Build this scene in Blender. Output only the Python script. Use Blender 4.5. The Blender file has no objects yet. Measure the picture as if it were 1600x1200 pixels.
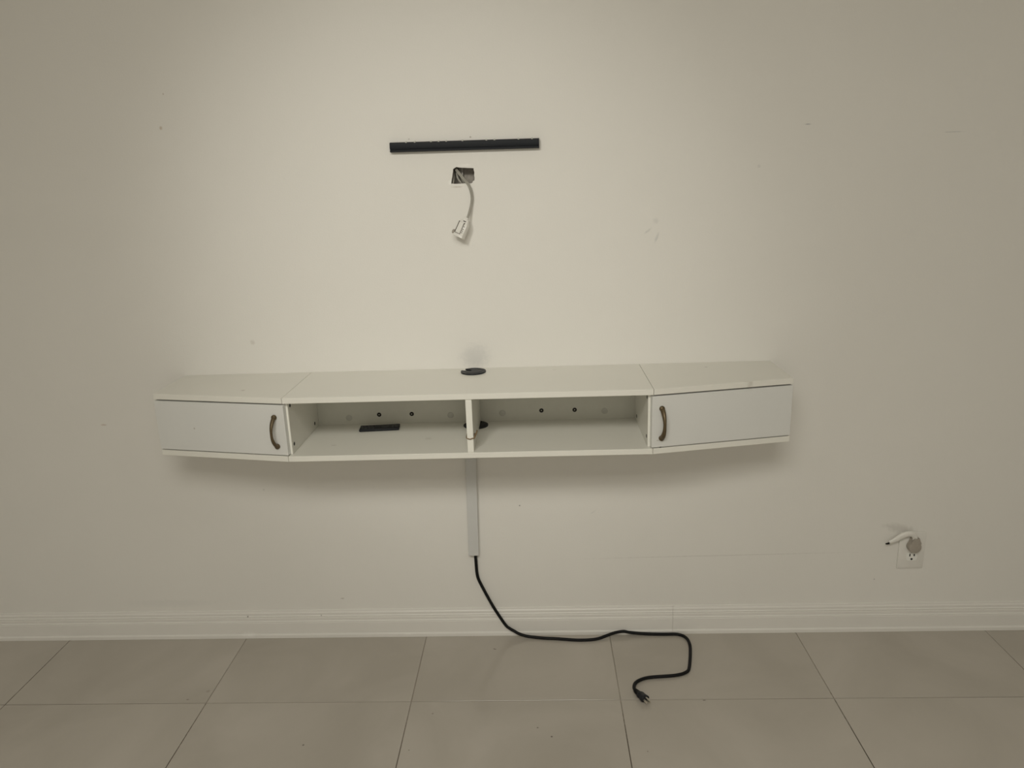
import bpy, bmesh, math, random
from mathutils import Vector, Matrix

random.seed(7)
C = bpy.context.scene.collection
SC = bpy.context.scene

# ------------------------------------------------------------------ camera
cam_data = bpy.data.cameras.new('camera')
cam_data.sensor_fit = 'HORIZONTAL'
cam_data.sensor_width = 36.0
cam_data.lens = 1158.84 / 1600 * 36.0
cam_data.clip_start = 0.02
cam = bpy.data.objects.new('camera', cam_data)
C.objects.link(cam)
R = Vector((0.99915685, 0.0272651, -0.0306954))
U = Vector((0.02247041, 0.2625669, 0.96465211))
F = Vector((-0.03436093, 0.9645285, -0.26173286))
M = Matrix(((R.x, U.x, -F.x), (R.y, U.y, -F.y), (R.z, U.z, -F.z))).to_4x4()
M.translation = Vector((0.0, -2.17938, 1.45605))
cam.matrix_world = M
SC.camera = cam

# ------------------------------------------------------------------ light
w = bpy.data.worlds.new('world')
SC.world = w
w.use_nodes = True
w.node_tree.nodes['Background'].inputs[0].default_value = (0.9, 0.93, 1.0, 1)
w.node_tree.nodes['Background'].inputs[1].default_value = 0.3

WARM = (1.0, 0.975, 0.89)
PANEL = Vector((-0.15, -2.8, 2.585))            # ceiling panel light behind the photographer
pd_ = bpy.data.lights.new('panel_light', 'AREA')
pd_.shape = 'SQUARE'
pd_.size = 1.16
pd_.energy = 47
pd_.color = WARM
po = bpy.data.objects.new('panel_light', pd_)
C.objects.link(po)

SPOT = Vector((-0.75, -2.4, 2.40))              # adjustable ceiling spotlight pointed at the wall
AIM = Vector((-0.25, 0, 1.24))
sd = bpy.data.lights.new('spot_light', 'SPOT')
sd.energy = 62
sd.color = WARM
sd.shadow_soft_size = 0.14
sd.spot_size = math.radians(43.5)
sd.spot_blend = 1.0
so_ = bpy.data.objects.new('spot_light', sd)
C.objects.link(so_)

FILL = Vector((-0.10, -3.975, 1.30))             # added fill light out of view, brightens the shaded areas
wd = bpy.data.lights.new('front_fill', 'AREA')
wd.shape = 'RECTANGLE'
wd.size = 1.9
wd.size_y = 1.5
wd.energy = 5
wd.color = WARM
wo = bpy.data.objects.new('front_fill', wd)
wo.rotation_euler = (math.pi / 2, 0, 0)
wo.location = FILL
C.objects.link(wo)

vs = SC.view_settings
SC.display_settings.display_device = 'sRGB'
vs.view_transform = 'Standard'
vs.look = 'None'
vs.gamma = 1
vs.use_curve_mapping = False
vs.exposure = -0.12

# ------------------------------------------------------------------ materials
def new_mat(name):
    m = bpy.data.materials.new(name)
    m.use_nodes = True
    nt = m.node_tree
    return m, nt, nt.nodes['Principled BSDF']


def plain(name, col, rough=0.5, metal=0.0, bump=0.0, scale=60, var=0.0, spec=0.5):
    """one colour with a little procedural variation and grain"""
    m, nt, b = new_mat(name)
    b.inputs['Roughness'].default_value = rough
    b.inputs['Metallic'].default_value = metal
    b.inputs['Specular IOR Level'].default_value = spec
    b.inputs['Base Color'].default_value = (*col, 1)
    tc = nt.nodes.new('ShaderNodeTexCoord')
    n = nt.nodes.new('ShaderNodeTexNoise')
    n.inputs['Scale'].default_value = scale
    n.inputs['Detail'].default_value = 4
    nt.links.new(tc.outputs['Object'], n.inputs['Vector'])
    if var > 0:
        r = nt.nodes.new('ShaderNodeMapRange')
        r.inputs['To Min'].default_value = 1 - var
        r.inputs['To Max'].default_value = 1 + var
        nt.links.new(n.outputs['Fac'], r.inputs['Value'])
        v = nt.nodes.new('ShaderNodeVectorMath')
        v.operation = 'SCALE'
        v.inputs[0].default_value = col
        nt.links.new(r.outputs['Result'], v.inputs['Scale'])
        nt.links.new(v.outputs['Vector'], b.inputs['Base Color'])
    if bump > 0:
        bp = nt.nodes.new('ShaderNodeBump')
        bp.inputs['Strength'].default_value = bump
        bp.inputs['Distance'].default_value = 0.001
        nt.links.new(n.outputs['Fac'], bp.inputs['Height'])
        nt.links.new(bp.outputs['Normal'], b.inputs['Normal'])
    return m


def marks(nt, base_socket, spots):
    """dirt marks and darker patches: (centre, radii, rotation about y, colour, strength); stains and darker areas at fixed places"""
    geo = nt.nodes.new('ShaderNodeNewGeometry')
    nz = nt.nodes.new('ShaderNodeTexNoise')
    nz.inputs['Scale'].default_value = 90
    nz.inputs['Detail'].default_value = 3
    nt.links.new(geo.outputs['Position'], nz.inputs['Vector'])
    cur = base_socket
    for cen, rad, rot, col, st in spots:
        mp = nt.nodes.new('ShaderNodeMapping')
        mp.vector_type = 'TEXTURE'
        mp.inputs['Location'].default_value = cen
        mp.inputs['Rotation'].default_value = rot
        mp.inputs['Scale'].default_value = rad
        nt.links.new(geo.outputs['Position'], mp.inputs['Vector'])
        ln = nt.nodes.new('ShaderNodeVectorMath')
        ln.operation = 'LENGTH'
        nt.links.new(mp.outputs['Vector'], ln.inputs[0])
        ad = nt.nodes.new('ShaderNodeMath')
        ad.operation = 'ADD'
        nt.links.new(ln.outputs['Value'], ad.inputs[0])
        nt.links.new(nz.outputs['Fac'], ad.inputs[1])
        mr = nt.nodes.new('ShaderNodeMapRange')
        mr.interpolation_type = 'SMOOTHSTEP'
        mr.inputs['From Min'].default_value = 1.55
        mr.inputs['From Max'].default_value = 0.75
        mr.inputs['To Min'].default_value = 0
        mr.inputs['To Max'].default_value = st
        nt.links.new(ad.outputs[0], mr.inputs['Value'])
        mx = nt.nodes.new('ShaderNodeMix')
        mx.data_type = 'RGBA'
        nt.links.new(mr.outputs['Result'], mx.inputs['Factor'])
        nt.links.new(cur, mx.inputs['A'])
        mx.inputs['B'].default_value = (*col, 1)
        cur = mx.outputs['Result']
    return cur


def coloured(name, c1, c2, scale, rough, spots=(), bump=0.1, bscale=300, bdist=0.001, spec=0.5, detail=5, per_object=0.0):
    m, nt, b = new_mat(name)
    b.inputs['Roughness'].default_value = rough
    b.inputs['Specular IOR Level'].default_value = spec
    geo = nt.nodes.new('ShaderNodeNewGeometry')
    pos = geo.outputs['Position']
    if per_object:
        oi = nt.nodes.new('ShaderNodeObjectInfo')
        va = nt.nodes.new('ShaderNodeVectorMath')
        va.operation = 'ADD'
        sc = nt.nodes.new('ShaderNodeVectorMath')
        sc.operation = 'SCALE'
        sc.inputs[0].default_value = (7.0, 5.0, 3.0)
        nt.links.new(oi.outputs['Random'], sc.inputs['Scale'])
        nt.links.new(pos, va.inputs[0])
        nt.links.new(sc.outputs['Vector'], va.inputs[1])
        pos = va.outputs['Vector']
    n = nt.nodes.new('ShaderNodeTexNoise')
    n.inputs['Scale'].default_value = scale
    n.inputs['Detail'].default_value = detail
    n.inputs['Distortion'].default_value = 0.6
    nt.links.new(pos, n.inputs['Vector'])
    cr = nt.nodes.new('ShaderNodeValToRGB')
    cr.color_ramp.elements[0].position = 0.35
    cr.color_ramp.elements[1].position = 0.68
    cr.color_ramp.elements[0].color = (*c1, 1)
    cr.color_ramp.elements[1].color = (*c2, 1)
    nt.links.new(n.outputs['Fac'], cr.inputs['Fac'])
    out = cr.outputs['Color']
    if spots:
        out = marks(nt, out, spots)
    nt.links.new(out, b.inputs['Base Color'])
    n2 = nt.nodes.new('ShaderNodeTexNoise')
    n2.inputs['Scale'].default_value = bscale
    n2.inputs['Detail'].default_value = 2
    nt.links.new(geo.outputs['Position'], n2.inputs['Vector'])
    bp = nt.nodes.new('ShaderNodeBump')
    bp.inputs['Strength'].default_value = bump
    bp.inputs['Distance'].default_value = bdist
    nt.links.new(n2.outputs['Fac'], bp.inputs['Height'])
    nt.links.new(bp.outputs['Normal'], b.inputs['Normal'])
    return m


D = math.radians
GREY = (0.30, 0.31, 0.32)
wall_spots = [
    ((-1.0454, 0, 1.6354), (.006, .05, .007), (0, 0, 0), (.50, .38, .26), .5),
    ((-1.0242, 0, 1.7243), (.003, .05, .003), (0, 0, 0), (.45, .38, .30), .5),
    ((0.3259, 0, 1.3104), (.016, .05, .004), (0, D(-38), 0), GREY, .22),
    ((0.3519, 0, 1.2898), (.020, .05, .005), (0, D(-68), 0), GREY, .25),
    ((0.3490, 0, 1.3385), (.012, .05, .010), (0, 0, 0), GREY, .15),
    ((0.7592, 0, 1.5867), (.012, .05, .0022), (0, 0, 0), GREY, .5),
    ((1.1573, 0, 1.5538), (.035, .05, .0018), (0, 0, 0), GREY, .3),
    ((0.6328, 0, 1.479), (.006, .05, .006), (0, 0, 0), GREY, .15),
    ((-0.8592, 0, 1.0135), (.010, .05, .010), (0, 0, 0), (.5, .45, .40), .3),
    ((-1.3651, 0, 0.7612), (.013, .05, .004), (0, 0, 0), (.50, .38, .30), .45),
    ((-0.185, 0, 0.955), (.055, .05, .045), (0, 0, 0), (.40, .41, .42), .20),
    ((0.57, 0, 0.2762), (.52, .05, .0016), (0, D(-.6), 0), (.40, .37, .33), .28),
    ((0.1684, 0, 0.4361), (.016, .05, .0015), (0, D(-35), 0), GREY, .2),
    ((-1.25, 0, 0.128), (.20, .05, .018), (0, 0, 0), (.50, .50, .51), .09),
    ((1.0738, 0, 0.1835), (.004, .05, .004), (0, 0, 0), GREY, .5),
    ((-0.6652, 0, 0.1382), (.008, .05, .002), (0, 0, 0), (.3, .25, .2), .5),
    ((1.135, 0, 0.362), (.060, .05, .020), (0, D(12), 0), (.42, .39, .35), .30),
    ((-0.8834, 0, 0.533), (.004, .05, .003), (0, 0, 0), GREY, .3),
    ((-0.0655, 0, 0.4625), (.0032, .05, .0032), (0, 0, 0), (.05, .04, .03), .8),
    ((-0.172, 0, 1.5832), (.0035, .05, .0035), (0, 0, 0), (.25, .2, .16), .6),
    ((-0.345, 0, 1.583), (.003, .05, .003), (0, 0, 0), (.3, .25, .2), .4),
    ((-0.215, 0, 1.4495), (.022, .05, .003), (0, 0, 0), (.45, .40, .34), .45),
    ((-0.235, 0, 1.462), (.008, .05, .010), (0, 0, 0), (.93, .91, .87), .8),
    ((-0.190, 0, 1.5085), (.028, .05, .004), (0, 0, 0), (.93, .91, .87), .5),
]
M_WALL = coloured('painted_wall', (.815, .795, .750), (.835, .815, .770), 1.6, .55, wall_spots, bump=.35, bscale=230, bdist=.0006, spec=.25)
M_PLASTER = plain('plain_wall_paint', (.83, .81, .765), .7, bump=.2, var=.02, spec=.2)
M_CEIL = plain('ceiling_paint', (.86, .845, .81), .8, bump=.2, var=.02, spec=.2)
base_spots = [
    ((-0.9878, 0, 0.079), (.004, .05, .004), (0, 0, 0), (.1, .08, .06), .7),
    ((-0.7397, 0, 0.0805), (.004, .05, .003), (0, 0, 0), (.1, .08, .06), .7),
    ((-0.9899, 0, 0.012), (.030, .05, .016), (0, 0, 0), (.90, .88, .84), .6),
    ((-0.45, 0, 0.01), (.030, .05, .004), (0, 0, 0), (.90, .88, .84), .6),
]
M_BASE = coloured('baseboard_paint', (.80, .778, .735), (.82, .798, .755), 5, .38, base_spots, bump=.15, bscale=60, bdist=.0008, spec=.35)
DK = (.10, .085, .07)
tile_spots = [
    ((-.1579, -.0876, 0), (.007, .003, .05), (0, 0, D(-20)), DK, .7),
    ((.4592, -.3411, 0), (.006, .003, .05), (0, 0, 0), DK, .8),
    ((-.0211, -.4485, 0), (.0035, .003, .05), (0, 0, 0), DK, .8),
    ((.017, -.4832, 0), (.0035, .004, .05), (0, 0, 0), DK, .8),
    ((-.6577, -.5088, 0), (.004, .004, .05), (0, 0, 0), DK, .7),
    ((-.3205, -.389, 0), (.004, .004, .05), (0, 0, 0), (.3, .27, .22), .8),
    ((.2683, -.5391, 0), (.003, .003, .05), (0, 0, 0), (.2, .18, .15), .7),
    ((-.3657, -.5298, 0), (.003, .003, .05), (0, 0, 0), (.2, .18, .15), .7),
    ((-1.0634, -.3206, 0), (.006, .003, .05), (0, 0, 0), (.2, .18, .15), .7),
    ((-1.0172, -.2837, 0), (.008, .008, .05), (0, 0, D(30)), (.3, .27, .22), .5),
]
M_TILE = coloured('polished_beige_tile', (.455, .418, .364), (.53, .49, .434), 2.6, .16, tile_spots, bump=.02, bscale=25, bdist=.0005, spec=.5, detail=7, per_object=1)
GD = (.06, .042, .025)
grout_spots = [  # wide patches where the grout is darker, strongest left and right
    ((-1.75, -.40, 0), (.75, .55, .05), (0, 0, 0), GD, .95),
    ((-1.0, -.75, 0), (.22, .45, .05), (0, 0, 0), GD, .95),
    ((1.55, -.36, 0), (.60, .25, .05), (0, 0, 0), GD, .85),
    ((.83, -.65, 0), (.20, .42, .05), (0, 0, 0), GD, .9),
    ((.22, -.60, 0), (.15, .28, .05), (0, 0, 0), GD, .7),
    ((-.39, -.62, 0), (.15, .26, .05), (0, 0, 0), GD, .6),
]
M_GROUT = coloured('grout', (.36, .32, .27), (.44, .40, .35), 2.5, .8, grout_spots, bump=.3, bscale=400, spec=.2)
cab_spots = [
    ((-.8273, -.1925, .9177), (.0075, .0075, .03), (0, 0, 0), (.50, .44, .38), .6),
    ((.4934, -.0585, .9177), (.006, .003, .03), (0, 0, 0), (.3, .28, .25), .6),
    ((.0504, -.0472, .9177), (.008, .003, .03), (0, 0, 0), (.5, .46, .4), .6),
    ((.0, -.040, .9177), (.005, .003, .03), (0, 0, 0), (.5, .46, .4), .4),
    ((.5697, -.2307, .9177), (.018, .003, .03), (0, 0, 0), (.5, .46, .4), .5),
    ((-.9648, -.22, .8181), (.004, .03, .004), (0, 0, 0), (.35, .32, .28), .6),
    ((.3209, -.28, .7742), (.006, .03, .002), (0, 0, 0), (.3, .27, .22), .5),
    ((.3282, -.28, .7539), (.005, .03, .0025), (0, 0, 0), (.06, .05, .04), .9),
    ((-.585, -.20, .7503), (.010, .006, .004), (0, 0, 0), (.55, .5, .44), .5),
    ((-.32, -.16, .7503), (.012, .012, .004), (0, 0, 0), (.5, .46, .4), .3),
]
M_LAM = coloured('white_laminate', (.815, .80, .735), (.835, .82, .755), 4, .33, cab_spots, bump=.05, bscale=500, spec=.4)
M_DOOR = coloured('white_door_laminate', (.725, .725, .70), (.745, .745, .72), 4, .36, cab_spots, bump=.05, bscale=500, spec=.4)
M_BACK = plain('shaded_back_laminate', (.61, .60, .53), .5, bump=.1, var=.03)  # laminate darkened so the open bay's shade sits in the colour
M_EDGE = plain('white_edge_band', (.86, .85, .78), .3, var=.02)
M_BRASS = plain('antique_brass', (.135, .100, .055), .42, metal=.55, bump=.3, scale=120, var=.25)
M_BLACKP = plain('black_plastic', (.010, .012, .016), .45, bump=.2, scale=200, var=.2, spec=.35)
M_BLACKR = plain('black_rubber_cord', (.004, .004, .0045), .55, bump=.1, var=.2, spec=.25)
M_RAIL = plain('black_powder_coat', (.006, .0078, .0115), .5, bump=.2, scale=500, var=.15, spec=.25)
M_DARK = plain('dark_hole', (.012, .010, .008), .8)
M_STEEL = plain('steel_screw', (.45, .43, .38), .35, metal=.9)
M_COPPER = plain('blade_metal', (.72, .68, .60), .3, metal=.9)
M_CAP = plain('grey_screw_cap', (.50, .49, .44), .5)
M_WHITEP = plain('white_plastic', (.80, .78, .73), .35, bump=.1)
M_RACE = plain('pale_grey_plastic', (.63, .63, .615), .4, bump=.05, var=.02)
M_CABLE = plain('grey_white_cable', (.36, .345, .30), .5, bump=.2, var=.15, scale=120)
M_PLATE = plain('painted_cover_plate', (.82, .80, .755), .5, bump=.2, var=.02)
M_OUTLET = plain('outlet_face_white', (.90, .89, .85), .35)
M_PLUGG = plain('grey_plug_plastic', (.40, .36, .31), .55, bump=.3, scale=150, var=.12)
M_BLOCK = plain('concrete_block', (.40, .365, .32), .9, bump=.9, scale=160, var=.35)
M_GYP = plain('gypsum_edge', (.55, .52, .47), .9, bump=.8, scale=400, var=.25)
M_GROOVE = plain('shaded_groove_plastic', (.16, .145, .12), .7)
M_TIE = plain('brown_twine', (.22, .155, .085), .8, bump=.5, scale=900, var=.3)
M_BUTTON = plain('grey_rubber_button', (.055, .058, .062), .6)
M_CAULK = plain('white_caulk', (.80, .78, .74), .5)

# ------------------------------------------------------------------ mesh helpers
def link(name, bm, mat, parent=None, smooth=False, mats=None):
    bmesh.ops.recalc_face_normals(bm, faces=bm.faces)
    me = bpy.data.meshes.new(name)
    bm.to_mesh(me)
    bm.free()
    for m in (mats or [mat]):
        me.materials.append(m)
    if smooth:
        for p in me.polygons:
            p.use_smooth = True
    o = bpy.data.objects.new(name, me)
    C.objects.link(o)
    if parent:
        o.parent = parent
    return o


def auto_smooth(o, ang=35):
    me = o.data
    bm = bmesh.new()
    bm.from_mesh(me)
    for e in bm.edges:
        e.smooth = not (len(e.link_faces) == 2 and e.calc_face_angle(0) > math.radians(ang))
    for f in bm.faces:
        f.smooth = True
    bm.to_mesh(me)
    bm.free()
    return o


def box(bm, a, b, bevel=0.0, seg=1):
    x0, y0, z0 = [min(a[i], b[i]) for i in range(3)]
    x1, y1, z1 = [max(a[i], b[i]) for i in range(3)]
    v = [bm.verts.new(p) for p in ((x0, y0, z0), (x1, y0, z0), (x1, y1, z0), (x0, y1, z0), (x0, y0, z1), (x1, y0, z1), (x1, y1, z1), (x0, y1, z1))]
    fs = [bm.faces.new([v[i] for i in q]) for q in ((3, 2, 1, 0), (4, 5, 6, 7), (0, 1, 5, 4), (1, 2, 6, 5), (2, 3, 7, 6), (3, 0, 4, 7))]
    if bevel > 0:
        es = {e for f in fs for e in f.edges}
        bmesh.ops.bevel(bm, geom=list(es), offset=bevel, segments=seg, affect='EDGES', profile=.5)
    return bm


def prism(bm, pts, direction, bevel=0.0, seg=1):
    """extrude a closed planar outline along a vector"""
    d = Vector(direction)
    a = [bm.verts.new(p) for p in pts]
    b = [bm.verts.new(Vector(p) + d) for p in pts]
    n = len(pts)
    fs = [bm.faces.new(a), bm.faces.new(b[::-1])]
    for i in range(n):
        fs.append(bm.faces.new((a[i], a[(i + 1) % n], b[(i + 1) % n], b[i])))
    if bevel > 0:
        es = {e for f in fs for e in f.edges}
        bmesh.ops.bevel(bm, geom=list(es), offset=bevel, segments=seg, affect='EDGES', profile=.5)
    return bm


def catmull(pts, n=8):
    P = [Vector(p) for p in pts]
    P = [2 * P[0] - P[1]] + P + [2 * P[-1] - P[-2]]
    out = []
    for i in range(1, len(P) - 2):
        for k in range(n):
            t = k / n
            p0, p1, p2, p3 = P[i - 1], P[i], P[i + 1], P[i + 2]
            out.append(.5 * ((2 * p1) + (p2 - p0) * t + (2 * p0 - 5 * p1 + 4 * p2 - p3) * t * t + (3 * p1 - p0 - 3 * p2 + p3) * t ** 3))
    out.append(P[-2])
    return out


def tube(bm, pts, rad, seg=10, flat=1.0, up=None, n=8, smooth_path=True):
    """round or flattened tube along a path; rad a number or function of t"""
    P = catmull(pts, n) if smooth_path else [Vector(p) for p in pts]
    rings = []
    prev = Vector(up) if up else None
    for i, p in enumerate(P):
        t = (P[min(i + 1, len(P) - 1)] - P[max(i - 1, 0)]).normalized()
        if prev is None:
            prev = t.orthogonal()
        nrm = (prev - t * prev.dot(t)).normalized()
        if not up:
            prev = nrm
        bi = t.cross(nrm)
        r = rad(i / (len(P) - 1)) if callable(rad) else rad
        rings.append([bm.verts.new(p + (nrm * math.cos(a) * flat + bi * math.sin(a)) * r) for a in [2 * math.pi * k / seg for k in range(seg)]])
    for a, b in zip(rings, rings[1:]):
        for k in range(seg):
            bm.faces.new((a[k], a[(k + 1) % seg], b[(k + 1) % seg], b[k]))
    bm.faces.new(rings[0][::-1])
    bm.faces.new(rings[-1])
    return bm


def lathe(bm, prof, cen, axis=(0, 0, 1), seg=24):
    """profile of (radius, height) about an axis through cen"""
    ax = Vector(axis).normalized()
    u = ax.orthogonal().normalized()
    v = ax.cross(u)
    cen = Vector(cen)
    rings = []
    for r, h in prof:
        if r < 1e-6:
            rings.append([bm.verts.new(cen + ax * h)])
        else:
            rings.append([bm.verts.new(cen + ax * h + (u * math.cos(a) + v * math.sin(a)) * r) for a in [2 * math.pi * k / seg for k in range(seg)]])
    for a, b in zip(rings, rings[1:]):
        if len(a) == 1 and len(b) == 1:
            continue
        for k in range(seg):
            k2 = (k + 1) % seg
            if len(a) == 1:
                bm.faces.new((a[0], b[k2], b[k]))
            elif len(b) == 1:
                bm.faces.new((a[k], a[k2], b[0]))
            else:
                bm.faces.new((a[k], a[k2], b[k2], b[k]))
    if len(rings[0]) > 1:
        bm.faces.new(rings[0][::-1])
    if len(rings[-1]) > 1:
        bm.faces.new(rings[-1])
    return bm


def thing(name, label, cat, loc=(0, 0, 0), group=None):
    o = bpy.data.objects.new(name, None)
    o.empty_display_size = .05
    C.objects.link(o)
    o.location = loc
    o['label'] = label
    o['category'] = cat
    if group:
        o['group'] = group
    return o


def rel(o, loc):
    """shift a child's mesh so that world-space coordinates stay put under a thing at loc"""
    o.data.transform(Matrix.Translation(-Vector(loc)))
    return o


def structure(o):
    o['kind'] = 'structure'
    return o


# ------------------------------------------------------------------ floor
X0, X1, Y0, H = -3.44, 3.27, -3.997, 2.60
bm = bmesh.new()
box(bm, (X0, Y0, -.05), (X1, 0.0, -.0022))
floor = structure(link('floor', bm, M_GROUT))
GX, S, AY, G = -1.6099, .61, -.337, .0014
cache = {}
for i in range(-3, 8):
    for j in range(0, 7):
        xa, xb = GX + i * S, GX + (i + 1) * S
        ya, yb = (0.0, AY) if j == 0 else (AY - (j - 1) * S, AY - j * S)
        w_, h_ = xb - xa - 2 * G, ya - yb - 2 * G
        key = 'cut' if j == 0 else 'full'
        if key not in cache:
            bm = bmesh.new()
            box(bm, (-w_ / 2, -h_ / 2, -.008), (w_ / 2, h_ / 2, 0), .0004)
            me = bpy.data.meshes.new('tile')
            bm.to_mesh(me)
            bm.free()
            me.materials.append(M_TILE)
            cache[key] = me
        o = bpy.data.objects.new('tile', cache[key])
        o.location = ((xa + xb) / 2, (ya + yb) / 2, random.uniform(-.0003, 0))
        C.objects.link(o)
        o.parent = floor

# ------------------------------------------------------------------ back wall with its torn hole
hole = [(-.2249, 1.4989), (-.2205, 1.5015), (-.2156, 1.5042), (-.2070, 1.5022), (-.1950, 1.5012), (-.1800, 1.5002), (-.1672, 1.4992),
        (-.1668, 1.4940), (-.1650, 1.4880), (-.1662, 1.4800), (-.1648, 1.4720), (-.1660, 1.4656), (-.1705, 1.4640), (-.1715, 1.4600),
        (-.1760, 1.4580), (-.1900, 1.4588), (-.2050, 1.4582), (-.2200, 1.4580), (-.2325, 1.4592), (-.2312, 1.4660), (-.2285, 1.4780), (-.2262, 1.4900)]
bm = bmesh.new()
T = .013
ov = [bm.verts.new(p) for p in ((X0, 0, -.05), (X1, 0, -.05), (X1, 0, H), (X0, 0, H))]
hv = [bm.verts.new((x, 0, z)) for x, z in hole]
oe = [bm.edges.new((ov[i], ov[(i + 1) % 4])) for i in range(4)]
he = [bm.edges.new((hv[i], hv[(i + 1) % len(hv)])) for i in range(len(hv))]
bmesh.ops.triangle_fill(bm, edges=oe + he, use_beauty=True)
bad = [f for f in bm.faces if -.222 < f.calc_center_median().x < -.17 and 1.461 < f.calc_center_median().z < 1.497
       and all(abs(v.co.x + .2) < .04 and abs(v.co.z - 1.48) < .03 for v in f.verts)]
bmesh.ops.delete(bm, geom=bad, context='FACES_ONLY')
hb = [bm.verts.new((v.co.x + random.uniform(-.0008, .0008), T, v.co.z + random.uniform(-.0008, .0008))) for v in hv]
n = len(hv)
for i in range(n):
    f = bm.faces.new((hv[i], hv[(i + 1) % n], hb[(i + 1) % n], hb[i]))
    f.material_index = 1
# back skin of the plasterboard
hv2 = hb
ob = [bm.verts.new((v.co.x, T, v.co.z)) for v in ov]
oe2 = [bm.edges.new((ob[i], ob[(i + 1) % 4])) for i in range(4)]
he2 = [bm.edges.get((hb[i], hb[(i + 1) % n])) for i in range(n)]
before = set(bm.faces)
bmesh.ops.triangle_fill(bm, edges=oe2 + he2, use_beauty=True)
newf = [f for f in bm.faces if f not in before]
bad = [f for f in newf if all(abs(v.co.x + .2) < .04 and abs(v.co.z - 1.48) < .03 for v in f.verts)
       and -.222 < f.calc_center_median().x < -.17 and 1.461 < f.calc_center_median().z < 1.497]
bmesh.ops.delete(bm, geom=bad, context='FACES_ONLY')
for i in range(4):
    bm.faces.new((ov[i], ov[(i + 1) % 4], ob[(i + 1) % 4], ob[i]))
wall = structure(link('wall_back', bm, M_WALL, mats=[M_WALL, M_GYP]))
bm = bmesh.new()
box(bm, (X0, .050, -.05), (X1, .12, H))
link('block_backing', bm, M_BLOCK, wall)

for name, a, b in (('wall_left', (X0 - .1, Y0, -.05), (X0, .12, H)), ('wall_right', (X1, Y0, -.05), (X1 + .1, .12, H)), ('wall_front', (X0 - .1, Y0 - .1, -.05), (X1 + .1, Y0, H))):
    bm = bmesh.new()
    box(bm, a, b)
    structure(link(name, bm, M_PLASTER))
bm = bmesh.new()
box(bm, (X0 - .1, Y0 - .1, H), (X1 + .1, .12, H + .1))
structure(link('ceiling', bm, M_CEIL))

bm = bmesh.new()
for a, b in (((-1.12, Y0, .50), (-1.05, -3.955, 2.10)), ((.85, Y0, .50), (.92, -3.955, 2.10)), ((-1.05, Y0, .50), (.85, -3.955, .55)), ((-1.05, Y0, 2.05), (.85, -3.955, 2.10)), ((-.115, -3.970, .55), (-.085, -3.955, 2.05))):
    box(bm, a, b, .003)
structure(link('fill_frame', bm, M_WHITEP))  # invented window frame around the added fill light

# ------------------------------------------------------------------ baseboard
prof = [(0, 0), (-.0155, 0), (-.0155, .0105), (-.0140, .0135), (-.0118, .0148), (-.0118, .0545), (-.0108, .0570), (-.0125, .0590), (-.0125, .0600), (-.0100, .0625),
        (-.0100, .0725), (-.0080, .0745), (-.0100, .0765), (-.0104, .0785), (-.0075, .0815), (-.0075, .0890), (-.0050, .0925), (-.0040, .0975), (-.001, .0985), (0, .0985)]
base = None
for xa, xb in ((X0, .4275), (.4281, X1)):
    bm = bmesh.new()
    prism(bm, [(xa, y, z) for y, z in prof], (xb - xa, 0, 0))
    o = link('baseboard_back', bm, M_BASE, base)
    if base is None:
        base = structure(o)
    else:
        o.name = 'board_length'
for name, pts, d in (('baseboard_left', [(X0, Y0, 0), (X0 + .0155, Y0, 0), (X0 + .0118, Y0, .06), (X0 + .004, Y0, .0985), (X0, Y0, .0985)], (0, -Y0 - .016, 0)),
                     ('baseboard_right', [(X1, Y0, 0), (X1 - .0155, Y0, 0), (X1 - .0118, Y0, .06), (X1 - .004, Y0, .0985), (X1, Y0, .0985)], (0, -Y0 - .016, 0))):
    bm = bmesh.new()
    prism(bm, pts, d)
    structure(link(name, bm, M_BASE))

# ------------------------------------------------------------------ floating console
ZT, HH = .9177, .1825
XL, XR, OL, OR = -.6887, .3073, -1.0793, .6976
DC, DS, TB = .2844, .2067, .016
XM = (XL + XR) / 2
ORG = Vector((XM, 0, ZT - HH))
con = thing('wall_mounted_console', 'long white floating media console with open centre bay, fixed to the wall', 'console', ORG)
con.rotation_euler = (0, -.0022, 0)
# shift so that the measured tilt pivots about x=0
con.location.z += .0022 * XM


def part(name, bm, mat, parent=con, smooth=False, auto=False):
    o = link(name, bm, mat, parent, smooth)
    rel(o, ORG)
    if auto:
        auto_smooth(o)
    return o


def board(name, pts, z, t, mat=M_LAM):
    bm = bmesh.new()
    prism(bm, [(x, y, z) for x, y in pts], (0, 0, t), .0008)
    return part(name, bm, mat)


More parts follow.
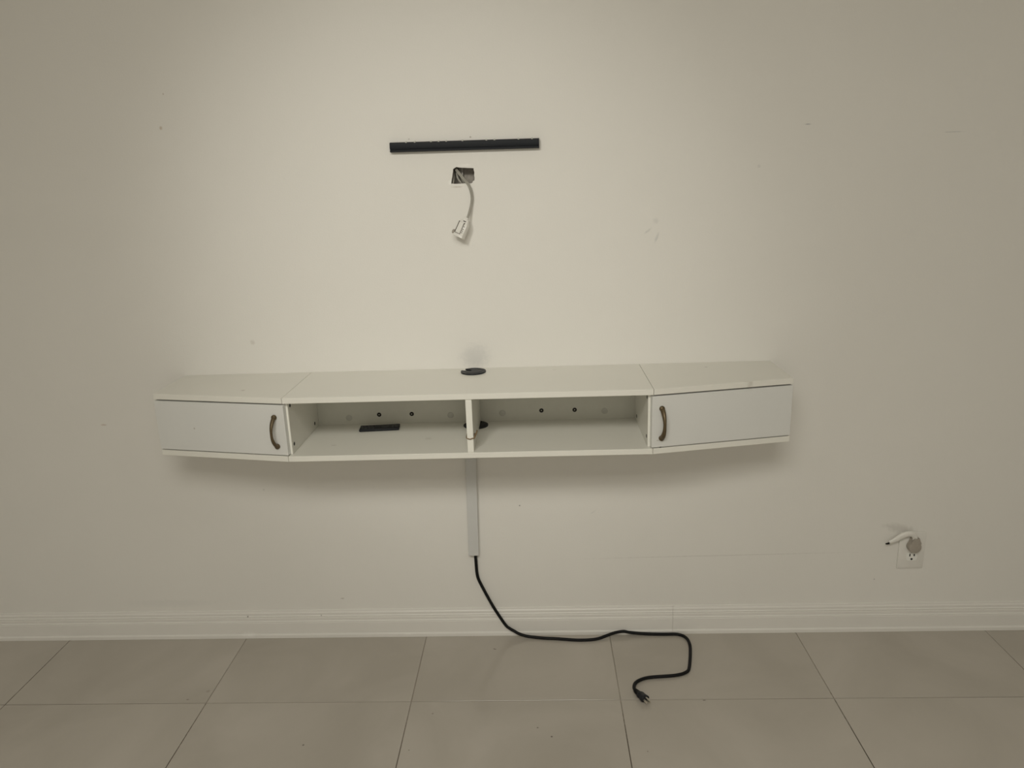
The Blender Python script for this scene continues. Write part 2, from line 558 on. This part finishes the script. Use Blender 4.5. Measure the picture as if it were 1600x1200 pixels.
SG = .0005
centre = [(XL + SG, 0), (XL + SG, -DC), (XR - SG, -DC), (XR - SG, 0)]
left = [(OL, 0), (OL, -DS), (XL - SG, -DC), (XL - SG, 0)]
right = [(OR, 0), (OR, -DS), (XR + SG, -DC), (XR + SG, 0)]
for pts in (centre, left, right):
    board('top_panel', pts, ZT - TB, TB)
    board('bottom_panel', pts, ZT - HH, TB)
ZI0, ZI1 = ZT - HH + TB, ZT - TB
for pts in (((XL + .0092 - .018, -.268), (XL + .0092, -.268)), ((XR - .0124, -.268), (XR - .0124 + .018, -.268))):
    bm = bmesh.new()
    box(bm, (pts[0][0], -.0125, ZI0), (pts[1][0], -.268, ZI1), .0006)
    sp = part('side_panel', bm, M_LAM)
    bm = bmesh.new()
    box(bm, (pts[0][0] + .0004, -.2678, ZI0 + .001), (pts[1][0] - .0004, -.2690, ZI1 - .001), .0004)
    part('edge_band', bm, M_EDGE, sp)
    inner = XL + .0092 if pts[0][0] < XM else XR - .0124
    sgn = 1 if pts[0][0] < XM else -1
    for y, z in ((-.2500, .8875), (-.2500, .7762), (-.0520, .7700), (-.052, .885)):
        bm = bmesh.new()
        lathe(bm, [(0, .0009), (.0022, .0009), (.0030, .0004), (.0052, .0006), (.0055, 0)], (inner, y, z), (sgn, 0, 0), 14)
        part('cam_lock', bm, M_BLACKP, sp)
for x, dr in ((OL, 1), (OR, -1)):
    bm = bmesh.new()
    box(bm, (x + dr * .001, -.0125, ZI0), (x + dr * .017, -DS + .0165, ZI1), .0006)
    part('end_panel', bm, M_LAM)
bm = bmesh.new()
box(bm, (OL + .002, -.0005, ZI0), (OR - .002, -.012, ZI1))
bk = part('back_panel', bm, M_BACK)
for x, z in ((-.5834, .7724), (-.2686, .7738), (-.1093, .7764), (.2028, .7756)):
    bm = bmesh.new()
    lathe(bm, [(.0098, 0), (.0094, .0010), (.0075, .0017), (0, .0019)], (x, -.012, z), (0, -1, 0), 20)
    part('screw_cap', bm, M_CAP, bk, auto=True)
for x, z in ((-.4894, .7807), (-.3885, .7805), (.0102, .782), (.1115, .7817)):
    bm = bmesh.new()
    lathe(bm, [(.0068, 0), (.0066, .0006), (.0058, .0006), (.0055, .0003), (0, .0003)], (x, -.012, z), (0, -1, 0), 20)
    so = part('screw_hole', bm, M_DARK, bk)
    bm = bmesh.new()
    lathe(bm, [(.0016, 0), (.0016, .0009), (0, .0011)], (x, -.0122, z), (0, -1, 0), 12)
    part('screw', bm, M_STEEL, so)
    so.data.materials[0] = M_DARK

# divider, notched at the back over the lower grommet
dx0, dx1 = -.1940, -.1768
bm = bmesh.new()
prism(bm, [(dx0, -.0125, ZI1), (dx0, -.281, ZI1), (dx0, -.281, ZI0), (dx0, -.090, ZI0), (dx0, -.090, ZI0 + .0035), (dx0, -.0125, ZI0 + .0035)], (dx1 - dx0, 0, 0), .0005)
dv = part('divider', bm, M_LAM)
bm = bmesh.new()
box(bm, (dx0 + .0004, -.2808, ZI0 + .0015), (dx1 - .0004, -.2820, ZI1 - .0005), .0004)
part('edge_band', bm, M_EDGE, dv)


def door(xi, xo, y_in, y_out, inner_is_right):
    a, b = Vector((xi, y_in, 0)), Vector((xo, y_out, 0))
    d = (b - a).normalized()
    nrm = Vector((-d.y, d.x, 0))
    if nrm.y > 0:
        nrm = -nrm
    z0, z1 = ZI0 + .0026, ZI1 - .0042
    bm = bmesh.new()
    p = [a, b, b - nrm * .016, a - nrm * .016]
    prism(bm, [(q.x, q.y, z0) for q in p], (0, 0, z1 - z0), .0010)
    dr = part('door', bm, M_DOOR)
    # bow handle
    s = .0345 if inner_is_right else .0325
    c = a + d * (s - .006)
    zc = .8215
    hl = .0415
    pth = []
    for k in range(13):
        t = -1 + 2 * k / 12
        out = .004 + .021 * (1 - abs(t) ** 2.4)
        q = c + nrm * out
        pth.append((q.x, q.y, zc + hl * t))
    bm = bmesh.new()
    tube(bm, pth, lambda t: .0056 + .0012 * math.cos(2 * math.pi * t * 1), 12, flat=.75, n=3)
    hd = part('handle', bm, M_BRASS, dr, smooth=True)
    for t in (-1, 1):
        q = c + nrm * 0
        bm = bmesh.new()
        lathe(bm, [(.0072, 0), (.0078, .002), (.0074, .0050), (.0055, .0080), (0, .0092)], (q.x, q.y, zc + hl * t * 1.0), nrm, 16)
        part('handle_foot', bm, M_BRASS, hd, smooth=True)
    return dr


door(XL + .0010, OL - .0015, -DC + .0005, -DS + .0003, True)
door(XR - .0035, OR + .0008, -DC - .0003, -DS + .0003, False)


def grommet(name, cen, r, notch_ang, h):
    bm = bmesh.new()
    nseg = 40
    pts = []
    hw = .17
    for k in range(nseg):
        a = 2 * math.pi * k / nseg
        d_ = (a - notch_ang + math.pi) % (2 * math.pi) - math.pi
        if abs(d_) < hw:
            continue
        pts.append((d_ % (2 * math.pi), a))
    pts.sort()
    out = [(cen[0] + r * math.cos(a), cen[1] + r * math.sin(a), cen[2]) for _, a in pts]
    ca, sa = math.cos(notch_ang), math.sin(notch_ang)
    wdt = .0055
    inn = [(cen[0] + ca * r * .18 - sa * s * wdt, cen[1] + sa * r * .18 + ca * s * wdt, cen[2]) for s in (-1, 1)]
    out = out + [inn[0], inn[1]]
    prism(bm, out, (0, 0, h), .0009, 2)
    g = part(name, bm, M_BLACKP, auto=True)
    bm = bmesh.new()
    q = (cen[0] + ca * r * .42, cen[1] + sa * r * .42)
    lathe(bm, [(r * .45, 0), (r * .45, .0006), (0, .0006)], (q[0], q[1], cen[2]), (0, 0, 1), 20)
    part('grommet_opening', bm, M_DARK, g)
    bm = bmesh.new()
    ring = [(cen[0] + r * .74 * math.cos(a), cen[1] + r * .74 * math.sin(a), cen[2] + h) for a in [notch_ang + .45 + (2 * math.pi - .9) * k / 30 for k in range(31)]]
    tube(bm, ring, .0008, 6, n=2)
    part('grommet_lid_ring', bm, M_BLACKP, g, smooth=True)
    return g


grommet('cable_grommet', (-.1890, -.0500, ZT), .0372, D(152), .0042)
grommet('cable_grommet', (-.1890, -.0500, ZI0), .0372, D(100), .0026)

# ------------------------------------------------------------------ twine round the divider
loc = (-.1853, -.28, .7922)
tw = thing('twine_tie', 'thin brown twine tied round the front edge of the console divider', 'string', loc)
zt_ = .7915
bm = bmesh.new()
tube(bm, [(dx0 - .0015, -.262, zt_ + .006), (dx0 - .0018, -.280, zt_ + .001), (dx0 + .003, -.2838, zt_ - .001), (dx0 + .009, -.2842, zt_ - .002), (dx1 - .003, -.2838, zt_), (dx1 + .0018, -.281, zt_ - .001),
          (dx1 + .0020, -.268, zt_ + .001), (dx1 + .0018, -.250, zt_ + .003)], .0015, 8, n=5)
rel(link('loop', bm, M_TIE, tw, True), loc)
bm = bmesh.new()
tube(bm, [(dx1 + .0016, -.281, zt_ - .001), (dx1 + .004, -.274, zt_ + .003), (dx1 + .007, -.262, zt_ + .008), (dx1 + .008, -.250, zt_ + .011)], .0022, 8, n=4)
lathe(bm, [(0, -.002), (.0022, 0), (0, .002)], (dx1 + .0075, -.254, zt_ + .0100), (1, 0, 0), 8)
rel(link('loose_end', bm, M_TIE, tw, True), loc)

# ------------------------------------------------------------------ remote control
a0, a1 = Vector((-.5370, -.0690, 0)), Vector((-.4215, -.0585, 0))
rc = (a0 + a1) / 2
loc = (rc.x, rc.y, ZI0 - .0010)
rm = thing('remote_control', 'slim black remote control lying on the lower shelf of the console', 'remote', loc)
rm.rotation_euler = (0, 0, math.atan2(a1.y - a0.y, a1.x - a0.x))
L_, W_ = .0595, .0215
bm = bmesh.new()
box(bm, (-L_, -W_, .0005), (L_, W_, .0075), .0018, 2)
auto_smooth(link('body', bm, M_BLACKP, rm))
for r in range(3):
    for c in range(4):
        bm = bmesh.new()
        x, y = -.050 + c * .0105, -.0125 + r * .0120
        box(bm, (x - .0032, y - .0026, .0070), (x + .0032, y + .0026, .0086), .0008)
        link('button', bm, M_BUTTON, rm)
bm = bmesh.new()
lathe(bm, [(.0115, 0), (.0115, .0010), (.0085, .0016), (.0060, .0010), (0, .0012)], (.017, 0, .0073), (0, 0, 1), 20)
auto_smooth(link('navigation_ring', bm, M_BUTTON, rm))
for x in (.040, .050):
    bm = bmesh.new()
    box(bm, (x - .003, -.010, .0070), (x + .003, .010, .0084), .0008)
    link('button', bm, M_BUTTON, rm)

# ------------------------------------------------------------------ cord cover below the console
zb, zt2 = .2990, .7325
loc = (-.2165, 0, zb)
rw = thing('cord_cover', 'pale grey plastic cord cover running down the wall below the console', 'cord cover', loc)
ta = Vector((-.2135, 0, zt2)) - Vector((-.2203, 0, zb))


def raceway(x0_, x1_, yb, yf, name, mat, bev):
    bm = bmesh.new()
    c = Vector((-.2180, 0, zb))
    prism(bm, [(c.x + x0_, yb, zb), (c.x + x1_, yb, zb), (c.x + x1_, yf, zb), (c.x + x0_, yf, zb)], ta, bev)
    return rel(link(name, bm, mat, rw), loc)


raceway(-.0150, .0150, 0, -.0035, 'back_plate', M_RACE, .0003)
raceway(-.0155, -.0140, -.0035, -.0190, 'side_wall', M_RACE, .0003)
raceway(.0140, .0155, -.0035, -.0190, 'side_wall', M_RACE, .0003)
raceway(-.0163, .0163, -.0192, -.0206, 'snap_lid', M_RACE, .0005)
raceway(.0155, .0163, -.0120, -.0190, 'lid_lip', M_RACE, .0002)

# ------------------------------------------------------------------ black power cord
loc = (-.213, -.010, .2953)
pc = thing('power_cord', 'long black power cord hanging from the cord cover and trailing over the floor', 'power cord', (.2652, -.3076, 0))
pl = pc.location.copy()
rr = .0050
path = [(-.2150, -.0120, .36), (-.2140, -.0115, .325), (-.2132, -.0110, .2953), (-.2125, -.0105, .262), (-.2115, -.0100, .233), (-.2085, -.0095, .2125), (-.2010, -.0095, .1920), (-.1830, -.0130, .153), (-.1638, -.0165, .1140),
        (-.1420, -.0190, .0745), (-.1230, -.0200, .0430), (-.1110, -.0215, .0320), (-.0960, -.0240, .0235), (-.0800, -.0270, .0150), (-.0560, -.0310, .0085), (-.0280, -.0340, .0058), (.0060, -.0390, .0052), (.0446, -.0425, .0052),
        (.1072, -.0510, .0052), (.1500, -.0505, .0052), (.1810, -.0450, .0058), (.2080, -.0345, .0090), (.2300, -.0270, .0125), (.2520, -.0225, .0150), (.2680, -.0215, .0155), (.2850, -.0220, .0120), (.3198, -.0225, .0080), (.3600, -.0235, .0060),
        (.4000, -.0240, .0052), (.4320, -.0240, .0052), (.4480, -.0275, .0052), (.4600, -.0360, .0052), (.4680, -.0500, .0052), (.4708, -.0700, .0052), (.4695, -.0950, .0052), (.4610, -.1380, .0052), (.4520, -.1750, .0052), (.4450, -.2000, .0052),
        (.4390, -.2140, .0052), (.4275, -.2240, .0052), (.4100, -.2320, .0052), (.3862, -.2370, .0052), (.3550, -.2400, .0052), (.3277, -.2425, .0052), (.3090, -.2465, .0055), (.2920, -.2540, .0060), (.2760, -.2660, .0065), (.2675, -.2800, .0072),
        (.2648, -.2960, .0080), (.2670, -.3090, .0090), (.2720, -.3200, .0100)]
bm = bmesh.new()
tube(bm, path, rr, 10, n=5)
rel(link('cord', bm, M_BLACKR, pc, True), pl)
# plug: axis along the direction of the last stretch
pa = Vector((.2690, -.3135, .0100))
pd = Vector((.0345, -.0590, 0)).normalized()
side = Vector((-pd.y, pd.x, 0))
upv = (Vector((0, 0, 1)) * math.cos(D(22)) + side * math.sin(D(22))).normalized()
side = pd.cross(upv)


def pp(a, b, c):
    return pa + pd * a + side * b + upv * c


def loft(bm, secs, seg=16, power=3.2):
    rings = []
    for a, hw, hh, dc in secs:
        ring = []
        for k in range(seg):
            t = 2 * math.pi * k / seg
            cx, cy = math.cos(t), math.sin(t)
            f = (abs(cx) ** power + abs(cy) ** power) ** (-1 / power)
            ring.append(bm.verts.new(pp(a, cx * f * hw, cy * f * hh + dc)))
        rings.append(ring)
    for p, q in zip(rings, rings[1:]):
        for k in range(seg):
            bm.faces.new((p[k], p[(k + 1) % seg], q[(k + 1) % seg], q[k]))
    bm.faces.new(rings[0][::-1])
    bm.faces.new(rings[-1])


bm = bmesh.new()
loft(bm, [(-.006, .0056, .0056, 0), (.002, .0075, .0064, 0), (.004, .0066, .006, 0), (.006, .0082, .0068, 0), (.009, .0076, .0066, 0), (.011, .0094, .0074, 0), (.014, .0102, .0078, .0005)])
rel(auto_smooth(link('strain_relief', bm, M_BLACKR, pc), 50), pl)
bm = bmesh.new()
loft(bm, [(.013, .0088, .0078, .0008), (.016, .0116, .0090, .0010), (.020, .0118, .0092, .0010), (.024, .0104, .0092, .0010), (.030, .0120, .0096, .0010), (.037, .0138, .0100, .0010), (.0400, .0138, .0100, .0010), (.0410, .0130, .0094, .0010)])
body = rel(auto_smooth(link('plug_body', bm, M_BLACKP, pc), 40), pl)


def obox(bm, a0_, a1_, b0, b1, c0, c1, bev=.0003):
    vv = [bm.verts.new(pp(a, b, c)) for a in (a0_, a1_) for b in (b0, b1) for c in (c0, c1)]
    fs = [bm.faces.new([vv[i] for i in q]) for q in ((0, 1, 3, 2), (4, 6, 7, 5), (0, 4, 5, 1), (2, 3, 7, 6), (0, 2, 6, 4), (1, 5, 7, 3))]
    bmesh.ops.bevel(bm, geom=list({e for f in fs for e in f.edges}), offset=bev, segments=1, affect='EDGES')


for b in (-.0064, .0064):
    bm = bmesh.new()
    obox(bm, .0405, .0570, b - .0008, b + .0008, -.0040, .0024)
    rel(link('prong', bm, M_COPPER, pc), pl)
bm = bmesh.new()
lathe(bm, [(.0024, 0), (.0024, .0165), (.0016, .0185), (0, .019)], pp(.0405, 0, .0062), pd, 12)
rel(auto_smooth(link('prong', bm, M_COPPER, pc)), pl)

# ------------------------------------------------------------------ black mounting rail
loc = (-.1887, 0, 1.5612)
rl = thing('tv_mounting_rail', 'black metal mounting rail screwed level to the wall above the hole', 'wall mount', loc)
RX0, RX1 = -.3972, .0190
# outline of the section (y, z about the centre)
sec = [(0, -.0120), (-.0155, -.0120), (-.0180, -.0108), (-.0180, -.0082), (-.0158, -.0072), (-.0158, -.0055), (-.0176, -.0042), (-.0186, .0020), (-.0182, .0110), (-.0150, .0132), (-.0030, .0150), (0, .0150)]
bm = bmesh.new()
p = [(RX0, y, 1.5605 + z) for y, z in sec]
prism(bm, p, (RX1 - RX0, 0, -.0010 * 0 - .0014))
rel(auto_smooth(link('channel', bm, M_RAIL, rl), 30), loc)
for x in (-.3513, -.3269, -.2814, -.2601, -.2389, -.1934, -.1268, -.1041, -.0377, .0):
    bm = bmesh.new()
    z = 1.5605 + .0150 - .0014 * (x - RX0) / (RX1 - RX0)
    box(bm, (x - .0024, -.0165, z - .0032), (x + .0024, -.0060, z + .0012), .0003)
    rel(link('slot_insert', bm, M_CAP, rl), loc)
for x in (RX0 + .0008, RX1 - .0008):
    bm = bmesh.new()
    z = -.0014 * (x - RX0) / (RX1 - RX0)
    prism(bm, [(x - .0012, y * 1.01, 1.5605 + zz * 1.01 + z) for y, zz in sec], (.0024, 0, 0))
    rel(link('end_cap', bm, M_RAIL, rl), loc)

# ------------------------------------------------------------------ extension lead out of the hole
loc = (-.2050, 0, 1.4580)
ex = thing('extension_lead', 'short grey-white extension lead with an outlet end hanging from the hole in the wall', 'cable', loc)
hp = [(-.2300, .046, 1.5120), (-.2240, .030, 1.5040), (-.2165, .012, 1.4955), (-.2080, .004, 1.4850), (-.1960, .001, 1.4700), (-.1860, -.004, 1.4590), (-.1800, -.008, 1.4490), (-.1755, -.010, 1.4330), (-.1745, -.010, 1.4150), (-.1775, -.011, 1.3980), (-.1825, -.018, 1.3800),
      (-.1875, -.026, 1.3650), (-.1935, -.031, 1.3540)]
bm = bmesh.new()
for off in (-.0020, .0020):
    tube(bm, [(x + off * .8, y, z + off * .5) for x, y, z in hp], .0022, 8, n=5)
rel(link('flat_cord', bm, M_CABLE, ex, True), loc)
for pts in ([(-.2200, .040, 1.5060), (-.2180, .028, 1.4900), (-.2150, .022, 1.4740), (-.2060, .022, 1.4600), (-.1960, .030, 1.4480)],
            [(-.2120, .042, 1.5060), (-.2090, .032, 1.4860), (-.2020, .022, 1.4680), (-.1920, .020, 1.4580), (-.1820, .030, 1.4460)],
            [(-.2280, .040, 1.4960), (-.2265, .024, 1.4800), (-.2280, .016, 1.4640), (-.2320, .024, 1.4500)]):
    bm = bmesh.new()
    tube(bm, pts, .0033, 8, n=5)
    rel(link('coiled_cord', bm, M_CABLE, ex, True), loc)
bm = bmesh.new()
prism(bm, [(-.2085, .047, 1.5080), (-.2000, .047, 1.5080), (-.2010, .040, 1.4800), (-.2055, .040, 1.4780)], (0, -.003, 0))
rel(link('paper_tag', bm, M_GYP, ex), loc)
# outlet end
pa = Vector((-.1925, -.0300, 1.3565))
pd = Vector((-.0185, -.0060, -.0370)).normalized()
upv = Vector((-.35, -1, .1))
upv = (upv - pd * upv.dot(pd)).normalized()
side = pd.cross(upv)
bm = bmesh.new()
loft(bm, [(-.008, .0045, .0040, 0), (-.003, .0060, .0050, 0), (-.001, .0100, .0062, 0), (.004, .0125, .0085, 0), (.010, .0152, .0120, 0), (.018, .0162, .0135, 0), (.046, .0165, .0138, 0), (.0475, .0175, .0145, 0), (.0510, .0175, .0145, 0)], power=4.5)
rel(auto_smooth(link('outlet_end', bm, M_WHITEP, ex), 35), loc)
bm = bmesh.new()
obox(bm, .010, .040, -.0035, .0105, .0125, .0146, .0006)
rel(link('label_panel', bm, M_WHITEP, ex), loc)
for a0_, a1_, b0, b1 in ((.0080, .0415, .0112, .0128), (.0080, .0415, -.0060, -.0042), (.0415, .0430, -.0060, .0128), (.0030, .0052, -.0050, .0030)):
    bm = bmesh.new()
    obox(bm, a0_, a1_, b0, b1, .0070 if a0_ > .007 else .0060, .0144 if a0_ > .007 else .0098, .0001)
    rel(link('groove', bm, M_GROOVE if a0_ > .007 else M_DARK, ex), loc)
for a, b, c in ((.026, .0030, 0), (.031, .0030, 0), (.036, .0030, 0), (.018, .0030, 0)):
    bm = bmesh.new()
    obox(bm, a, a + .0018, -.0105, -.0070, .0132, .0142, .0001)
    rel(link('contact_slot', bm, M_GROOVE, ex), loc)
bm = bmesh.new()
lathe(bm, [(.0062, 0), (.0062, .0045), (.0045, .0060), (0, .0060)], pp(.0420, .0150, .008), side, 14)
rel(link('cover_hinge', bm, M_PLUGG, ex, True), loc)

# ------------------------------------------------------------------ wall outlet
loc = (1.1790, 0, .2875)
ot = thing('wall_outlet', 'painted-over duplex wall outlet with cover plate at lower right above the baseboard', 'outlet', loc)
bm = bmesh.new()
box(bm, (1.1378, 0, .2242), (1.2198, -.0058, .3512), .0028, 2)
plate = rel(auto_smooth(link('cover_plate', bm, M_PLATE, ot)), loc)
plate.rotation_euler = (0, 0, 0)
for zc in (.2660, .3070):
    bm = bmesh.new()
    pts = []
    for k in range(28):
        t = 2 * math.pi * k / 28
        x = 1.1805 + max(-.0172, min(.0172, .0190 * math.cos(t)))
        z = zc + max(-.0140, min(.0140, .0175 * math.sin(t)))
        pts.append((x, -.0050, z))
    prism(bm, pts, (0, -.0022, 0), .0004)
    rc_ = rel(link('receptacle', bm, M_OUTLET, ot), loc)
    for dx, hh in ((-.0065, .0046), (.0072, .0038)):
        bm = bmesh.new()
        box(bm, (1.1805 + dx - .0016, -.0069, zc + .0060 - hh), (1.1805 + dx + .0016, -.0077, zc + .0060 + hh))
        rel(link('slot', bm, M_DARK, rc_), loc)
    bm = bmesh.new()
    lathe(bm, [(.0034, 0), (.0034, .0008), (0, .0008)], (1.1805, -.0069, zc - .0080), (0, -1, 0), 14)
    rel(link('slot', bm, M_DARK, rc_), loc)
bm = bmesh.new()
lathe(bm, [(.0032, 0), (.0030, .0008), (0, .0011)], (1.1805, -.0056, .2866), (0, -1, 0), 14)
rel(link('plate_screw', bm, M_PLATE, ot, True), loc)

# ------------------------------------------------------------------ plug left in the outlet, its cord cut short
loc = (1.1790, -.0072, .3110)
cp = thing('cut_off_plug', 'grey plug left in the upper socket with its white cord cut short', 'plug', loc)
bm = bmesh.new()
outl = []
for k in range(40):
    t = 2 * math.pi * k / 40
    x, z = .0190 * math.cos(t), .0185 * math.sin(t)
    outl.append((1.1780 + x, z))
body_pts = [(1.1780 + .0197 * math.cos(t), .3075 + .0195 * math.sin(t)) for t in [math.radians(a) for a in range(140, 401, 13)]]
body_pts += [(1.1920, .3245), (1.1915, .3330), (1.1895, .3385), (1.1865, .3395), (1.1840, .3370), (1.1815, .3350), (1.1790, .3360), (1.1765, .3395), (1.1735, .3400), (1.1710, .3370), (1.1695, .3300), (1.1672, .3245)]
prism(bm, [(x, -.0072, z) for x, z in body_pts], (0, -.0200, 0), .0022, 2)
rel(auto_smooth(link('plug_body', bm, M_PLUGG, cp), 40), loc)
bm = bmesh.new()
tube(bm, [(1.1770, -.020, .3300), (1.1755, -.021, .3420), (1.1690, -.021, .3500), (1.1590, -.021, .3535), (1.1470, -.020, .3510), (1.1340, -.019, .3440), (1.1220, -.018, .3350), (1.1100, -.018, .3280), (1.0990, -.018, .3235)],
     lambda t: .0074 + .0026 * math.sin(math.pi * t) - .0022 * max(0, t - .7) / .3, 12, flat=.65, up=(0, 1, 0), n=5)
rel(link('cord_stub', bm, M_WHITEP, cp, True), loc)
bm = bmesh.new()
tube(bm, [(1.0998, -.0180, .3205), (1.0935, -.0180, .3190), (1.0885, -.0178, .3185)], lambda t: .0042 - .0020 * t, 8, flat=.6, up=(0, 1, 0), n=3)
rel(link('cut_end', bm, M_DARK, cp, True), loc)

# ------------------------------------------------------------------ the two ceiling lights (above and behind the view)
lp = thing('ceiling_panel_light', 'square flat white panel light on the ceiling behind the photographer', 'lamp', (PANEL.x, PANEL.y, H))
for ax in (0, 1):
    for sg in (-1, 1):
        bm = bmesh.new()
        a, b = [-.61, -.61, -.030], [.61, .61, 0]
        a[ax], b[ax] = (sg * .61, sg * .585)
        box(bm, a, b, .002)
        link('frame', bm, M_WHITEP, lp)
po.parent = lp
po.location = (0, 0, PANEL.z - H)

ls = thing('ceiling_spotlight', 'small white spotlight hanging from the ceiling, tilted towards the wall', 'lamp', (SPOT.x, SPOT.y, H))
aim = (AIM - SPOT).normalized()
bm = bmesh.new()
lathe(bm, [(.055, -.0005), (.055, -.018), (.012, -.024)], (0, 0, 0), (0, 0, 1), 24)
link('canopy', bm, M_WHITEP, ls)
p0 = SPOT - Vector((SPOT.x, SPOT.y, H))
bm = bmesh.new()
lathe(bm, [(.006, -.02), (.006, p0.z + .04)], (0, 0, 0), (0, 0, 1), 12)
link('rod', bm, M_STEEL, ls)
bm = bmesh.new()
lathe(bm, [(.03, -.16), (.16, -.10), (.165, .0), (.160, .0), (.150, -.09), (.0, -.12)], p0 - aim * .02, aim, 28)
link('shade', bm, M_WHITEP, ls)
so_.parent = ls
so_.location = p0
so_.rotation_euler = aim.to_track_quat('-Z', 'Y').to_euler()
